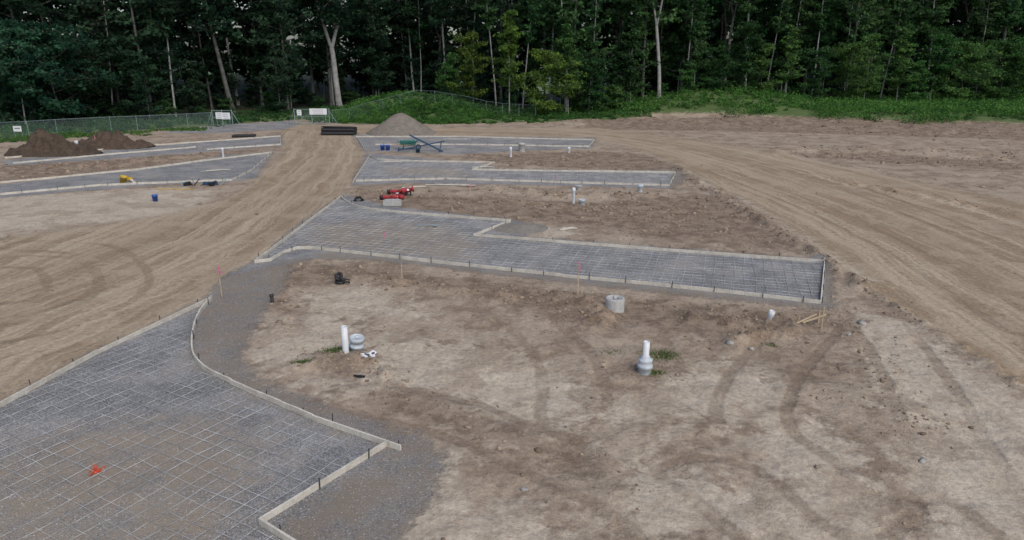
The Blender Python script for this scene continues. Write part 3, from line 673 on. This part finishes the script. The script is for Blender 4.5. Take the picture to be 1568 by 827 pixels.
def leafquads(C,size,up=0.5,elong=1.3):
    n=len(C); nr=rng.normal(0,1,(n,3)); nr[:,2]+=up*2; nr/=np.linalg.norm(nr,axis=1)[:,None]
    a=np.cross(nr,rng.normal(0,1,(n,3))); a/=np.linalg.norm(a,axis=1)[:,None]; b=np.cross(nr,a)
    s=size[:,None]; a=a*s*elong*.5; b=b*s*.42
    V=np.stack([C-a,C+b*1.0+a*.1,C+a,C-b*1.0+a*.1],1).reshape(-1,3)
    return V,np.arange(4*n).reshape(n,4)
def make_tree(name,seed,H,r0,cb,cw,nl,lp,ls,bark,fork=None,lean=0.0,droop=0.0,prof='round',skip=.12):
    r=random.Random(seed); V=[];Fc=[]
    def tube(pts,rad,sd=6):
        base=len(V)
        for k,(p,q) in enumerate(zip(pts,rad)):
            t=(pts[min(k+1,len(pts)-1)]-pts[max(k-1,0)]).normalized(); a=t.orthogonal().normalized(); b=t.cross(a)
            for j in range(sd):
                an=2*math.pi*j/sd; V.append(tuple(p+(a*math.cos(an)+b*math.sin(an))*q))
        for k in range(len(pts)-1):
            for j in range(sd): Fc.append((base+k*sd+j,base+k*sd+(j+1)%sd,base+(k+1)*sd+(j+1)%sd,base+(k+1)*sd+j))
    stems=[]
    def stem(p0,dirv,L,ra,rb,n=9,wob=.04):
        pts=[p0];d=dirv.normalized()
        for i in range(n):
            d=(d+Vector((r.uniform(-wob,wob),r.uniform(-wob,wob),.015))).normalized(); pts.append(pts[-1]+d*(L/n))
        rad=[ra+(rb-ra)*(i/n) for i in range(n+1)]
        return pts,rad
    d0=Vector((lean,r.uniform(-.03,.03),1))
    if fork:
        p,q=stem(Vector((0,0,-.4)),d0,H*fork,r0,r0*.7); q[0]*=1.5; tube(p,q,9)
        for sgn in (-1,1):
            pp,qq=stem(p[-1]-Vector((0,0,.2)),Vector((sgn*r.uniform(.18,.32),r.uniform(-.2,.2),1)),H*(1-fork),r0*.55,r0*.1,wob=.08); tube(pp,qq,8); stems.append((pp,qq,fork,1))
    else:
        p,q=stem(Vector((0,0,-.4)),d0,H,r0,r0*.12,n=12); q[0]*=1.4; tube(p,q,8); stems.append((p,q,0,1))
    clumps=[]
    for (pp,qq,s0,s1) in stems:
        n=nl//len(stems)
        for i in range(n):
            hf=cb+(0.97-cb)*((i+r.random())/n)
            tt=(hf-s0)/(s1-s0)
            if tt<0: continue
            k=min(tt*(len(pp)-1),len(pp)-1.01); ki=int(k); st=pp[ki].lerp(pp[ki+1],k-ki)
            rel=(hf-cb)/(1-cb)
            pr={'round':math.sqrt(max(.05,1-(2*rel-.8)**2*.75)),'cone':1.05-rel*.85,'top':.35+.65*math.sin(min(1,rel*1.2)*math.pi*.6)}[prof]
            L=cw*pr*r.uniform(.5,1.25); az=r.uniform(0,6.283); el=r.uniform(.1,.6)-droop
            dv_=Vector((math.cos(az),math.sin(az),math.tan(el)))
            bp,br=stem(st,dv_,L,max(.02,qq[ki]*.35),.012,n=4,wob=.15); tube(bp,br,5)
            for c in range(1,5):
                cp=bp[c]; clumps.append((cp,c/4))
                for s_ in range(2 if c>1 else 1):
                    e_=cp+Vector((r.uniform(-1,1),r.uniform(-1,1),r.uniform(-.35,.55)))*L*.32
                    tube([cp,e_],[.02,.008],4); clumps.append((e_,1))
    nb_=len(V); nbf=len(Fc)
    CC=[];T=[];SS=[]
    for (cp,wt) in clumps:
        if r.random()<skip: continue
        n=int(lp*r.uniform(.4,1.5)); R_=cw*.19*r.uniform(.6,1.35)+.25
        q=rng.normal(0,1,(n,3)); q/=np.linalg.norm(q,axis=1)[:,None]; q*=(rng.uniform(0,1,(n,1))**.5)*R_; q[:,2]*=.42
        CC.append(np.array(cp)+q); T.append(np.clip(r.uniform(.0,1)+rng.normal(0,.13,n),0,1)); SS.append(rng.uniform(.6,1.3,n)*ls)
    C=np.concatenate(CC);T=np.concatenate(T);SS=np.concatenate(SS)
    LV,LF=leafquads(C,SS)
    me=npmesh(name,np.concatenate([np.array(V),LV]),np.concatenate([np.array(Fc),LF+nb_]))
    mi=np.zeros(len(me.polygons),dtype=np.int32); mi[nbf:]=1; me.polygons.foreach_set('material_index',mi)
    attr(me,'tint',np.concatenate([np.zeros(nb_),np.repeat(T,4)])); me.materials.append(bark); me.materials.append(LEAF)
    return me
big=[make_tree("hardwood_a",1,28,.30,.26,5.4,28,16,.52,BARK_D,skip=.3),make_tree("hardwood_b",2,30,.34,.34,6.0,28,16,.56,BARK_D,fork=.45,skip=.3),
     make_tree("hardwood_c",3,26,.24,.2,4.8,28,16,.52,BARK_D,lean=.06,skip=.3),make_tree("hardwood_d",4,29,.22,.45,4.8,24,16,.5,BARK_P,prof='top',skip=.3)]
back=[make_tree("backwood_a",5,29,.28,.08,6.0,24,8,1.0,BARK_D,skip=.28),make_tree("backwood_b",6,31,.3,.12,6.4,24,8,1.05,BARK_D,skip=.28)]
mid=[make_tree("under_a",11,11,.11,.14,3.5,26,22,.32,BARK_D,skip=.3),make_tree("under_b",12,13,.12,.2,3.4,26,22,.34,BARK_P,lean=.05,droop=.1,skip=.3),
     make_tree("under_c",13,9,.10,.08,3.0,24,24,.30,BARK_D,prof='cone',skip=.3),make_tree("under_d",14,15,.12,.25,3.2,28,22,.34,BARK_P,prof='cone',skip=.3),
     make_tree("under_e",15,12,.13,.1,5.0,26,26,.34,BARK_D,droop=.15,skip=.25)]
shrub=[make_tree("shrub_a",21,4.5,.06,.05,2.0,14,22,.24,BARK_D),make_tree("shrub_b",22,3.2,.05,.03,1.7,12,24,.22,BARK_D)]
poles=[make_tree("pole_a",31,22,.14,.5,2.6,18,14,.4,BARK_P,prof='top',skip=.35),make_tree("pole_b",32,20,.11,.45,2.4,16,14,.4,BARK_P,lean=.04,prof='top',skip=.35)]
hero1=make_tree("big_fork",41,31,.52,.46,6.5,30,16,.5,BARK_P,fork=.34,lean=-.08,skip=.3)
hero2=make_tree("fork2",42,28,.32,.50,5.0,24,16,.5,BARK_P,fork=.42,skip=.3)
hero3=make_tree("leaner",43,28,.42,.42,5.5,26,16,.55,BARK_D,lean=-.16,skip=.3)
CD=(0.036,0.074,0.050,1); CM=(0.050,0.112,0.050,1); CB=(0.072,0.160,0.056,1); CY=(0.105,0.185,0.050,1); CBL=(0.042,0.100,0.070,1)  # foliage greens, with air haze painted in as a raised, bluish tone
def tree(me,x,y,col,s=1.0,name="deciduous_tree",parent=None,rz=None):
    j=random.uniform(.7,1.3); o=link(name,me,(x,y,zat(x,y)),parent)
    o.scale=(s*random.uniform(.9,1.1),s*random.uniform(.9,1.1),s); o.rotation_euler=(0,0,random.uniform(0,6.28) if rz is None else rz)
    o.color=(col[0]*j*random.uniform(.85,1.2),col[1]*j,col[2]*j,1); return o
fx=np.array([p[0] for p in for_line]);fy=np.array([p[1] for p in for_line])
def edge(x): return float(np.interp(x,fx,fy))
def tp(u,v): x,y=W(u,v); return x,y
HER=[tp(521,168),tp(1008,172),tp(358,174)]
def blocked(x,y):
    return any(abs(x-h[0]*y/h[1])<2.6 and y<h[1]+5 for h in HER)
for (me_,u,v,c,s,rz) in [(hero1,521,168,CD,1,0),(hero2,1008,172,CM,1,0),(hero3,358,174,CD,1,0),(poles[0],958,172,CM,1.05,1),(poles[1],1198,167,CM,1.1,0),(poles[0],1240,167,CM,1.1,3),
   (poles[1],645,162,CM,1.2,2),(poles[0],867,177,CM,1.1,4),(poles[0],760,172,CM,1.2,5),(poles[1],1050,170,CM,1.0,5),(poles[0],1345,166,CM,1.0,2),(poles[1],1490,165,CM,1.0,2),(poles[1],900,175,CM,1.1,1),(poles[1],175,184,CD,1.1,1),(poles[0],270,182,CD,1.1,1),(poles[0],1170,168,CM,1.0,2),(poles[1],1290,167,CM,1.0,4),(poles[0],800,175,CM,1.0,2)]:
    x,y=tp(u,v); tree(me_,x,y,c,s,rz=rz)
for (k,u,v,c,s) in [(4,100,192,CBL,1.15),(1,40,195,CBL,1.0),(4,-10,198,CBL,1.0),(0,725,177,CY,1.0),(3,780,179,CY,1.0),(4,845,180,CY,.85),(2,690,172,CB,.9),(0,905,177,CM,.8),(2,1160,172,CB,.9),(0,1130,172,CM,1.0),(4,1290,170,CB,.85),(3,1370,168,CB,.85),(1,1420,168,CB,.9),(4,1470,169,CB,.9),(0,1540,167,CB,1.0),(1,1320,168,CB,.9),(3,870,179,CB,.9),(0,430,178,CD,.8),(2,1100,172,CM,.8),(3,1200,170,CB,.8),(0,1250,170,CM,.8),(2,1400,169,CB,.8),(4,1530,168,CB,.9),(0,1590,168,CB,1.0),(3,1060,170,CM,.9),(1,965,173,CM,.9),(0,230,186,CD,.8)]:
    x,y=tp(u,v); tree(mid[k],x,y,c,s)
wood=bpy.data.objects.new("distant_woodland",None); S.collection.objects.link(wood)
cnt=0
for row in range(6):
    step=[6.2,6.8,7,7.5,7.5,8][row]
    x=-150-row*6
    while x<165+row*6:
        xx=x+random.uniform(-2.2,2.2); yy=edge(xx)+2+row*8+random.uniform(-3,3); x+=step
        if blocked(xx,yy): continue
        if -16<xx<16 and row>0 and random.random()<.18: continue
        col=CD if (xx<0 or row>1) else CM
        tree(random.choice(big if row<3 else back),xx,yy,col,random.uniform(.85,1.15),"tree",wood); cnt+=1
for row in range(4):
    x=-140
    while x<160:
        xx=x+random.uniform(-1.5,1.5); yy=edge(xx)+3+row*10+random.uniform(-2,2)
        x+=random.uniform(3,5.5) if xx>20 else random.uniform(4.0,7.5)
        if blocked(xx,yy): continue
        col=(CD if xx<0 else CM) if row<2 else CD
        if not((-16<xx<16) and row>0 and random.random()<.5):
            tree(random.choice(mid),xx,yy,col,random.uniform(.7,1.15),"understory_tree",wood); cnt+=1
for row in range(2):
    x=-130
    while x<150:
        xx=x+random.uniform(-1,1); yy=edge(xx)+0+row*14+random.uniform(-1.5,3)
        tree(random.choice(shrub),xx,yy,(CM if xx<0 else CB) if row==0 else CD,random.uniform(.45,1.0),"shrub",wood); cnt+=1
        x+=random.uniform(2.5,6)
print("trees",cnt)

# ---------------------------------------------------------------- undergrowth
def under(name,poly,nb_,rad,nleaf,size,col,up=.4,seed=0,elong=1.4,hs=.9):
    P=np.array(poly)
    X=rng.uniform(P[:,0].min(),P[:,0].max(),nb_*12);Y=rng.uniform(P[:,1].min(),P[:,1].max(),nb_*12)
    k=(sdf(poly,X,Y)+5.0*fbm(X/3,Y/3,seed,3))>0; X=X[k][:nb_];Y=Y[k][:nb_]; Z=terrain(X,Y); n=len(X)
    R_=rng.uniform(rad[0],rad[1],n)*(0.4+1.6*np.clip(vn(X/4,Y/4,seed+9)+.45,0,1))
    q=rng.normal(0,1,(n,nleaf,3)); q/=np.linalg.norm(q,axis=2)[...,None]; q*=rng.uniform(.4,1,(n,nleaf,1)); q[...,2]=np.abs(q[...,2])*hs
    C=(np.stack([X,Y,Z],1)[:,None,:]+q*R_[:,None,None]).reshape(-1,3)
    V,F=leafquads(C,rng.uniform(.6,1.3,len(C))*size,up,elong)
    me=npmesh(name,V,F); t=np.clip(np.repeat(rng.uniform(.0,1.,n),nleaf)+rng.normal(0,.12,len(C)),0,1); attr(me,'tint',np.repeat(t,4)); me.materials.append(LEAF)
    o=link(name,me); o.color=(*col,1); return o
def strip(u0,u1,pad0=0,pad1=5):
    us=np.linspace(u0,u1,14); x0=[(W(u,187)[0]) for u in us]
    vx=[p[0] for p in veg_line];vy=[p[1] for p in veg_line]
    lo=[(x,float(np.interp(x,vx,vy))+pad0) for x in x0]; hi=[(x*1.12,edge(x*1.12)+pad1) for x in x0][::-1]
    return lo+hi
under("undergrowth",strip(960,1900),3200,(.5,1.35),38,.24,(0.085,0.19,0.055),seed=1)
under("undergrowth",strip(640,1000),1300,(.3,.8),34,.2,(0.062,0.14,0.045),seed=2)
under("undergrowth",WP([(470,186),(500,182),(540,176),(590,168),(650,163),(700,168),(760,180),(700,190),(560,191)]),1500,(.35,.9),38,.2,(0.078,0.175,0.052),seed=3)
under("undergrowth",strip(-400,500,0,6),2200,(.3,.8),30,.2,(0.054,0.12,0.05),seed=4)
under("undergrowth",WP([(-100,224),(0,217),(130,211),(250,203),(330,197),(330,193),(250,198),(0,209),(-100,216)]),1300,(.12,.35),18,.13,(0.10,0.19,0.06),seed=6,up=.1)
def tuft(u,v,r,n,col=(0.10,0.165,0.05)):
    x,y=W(u,v); X=rng.normal(0,r,n);Y=rng.normal(0,r*.7,n); Z=terrain(X+x,Y+y)
    a=rng.uniform(0,6.28,n); h=rng.uniform(.03,.13,n); lx=rng.normal(0,.05,n);ly=rng.normal(0,.05,n); wv=.009
    B=np.stack([X,Y,Z],1); dx=np.stack([np.cos(a)*wv,np.sin(a)*wv,0*a],1)
    T=B+np.stack([lx,ly,h],1); V=np.stack([B-dx,B+dx,T],1).reshape(-1,3)
    me=npmesh("grass_tuft",V,np.arange(3*n).reshape(n,3)); attr(me,'tint',np.repeat(rng.uniform(0,1,n),3)); me.materials.append(LEAF)
    o=link("grass_tuft",me,(x,y,0)); o.color=(*col,1)
tuft(512,540,.2,300); tuft(463,560,.13,200); tuft(1014,545,.28,480); tuft(1004,572,.15,140); tuft(1180,530,.12,60); tuft(940,540,.2,60)
print("OK")
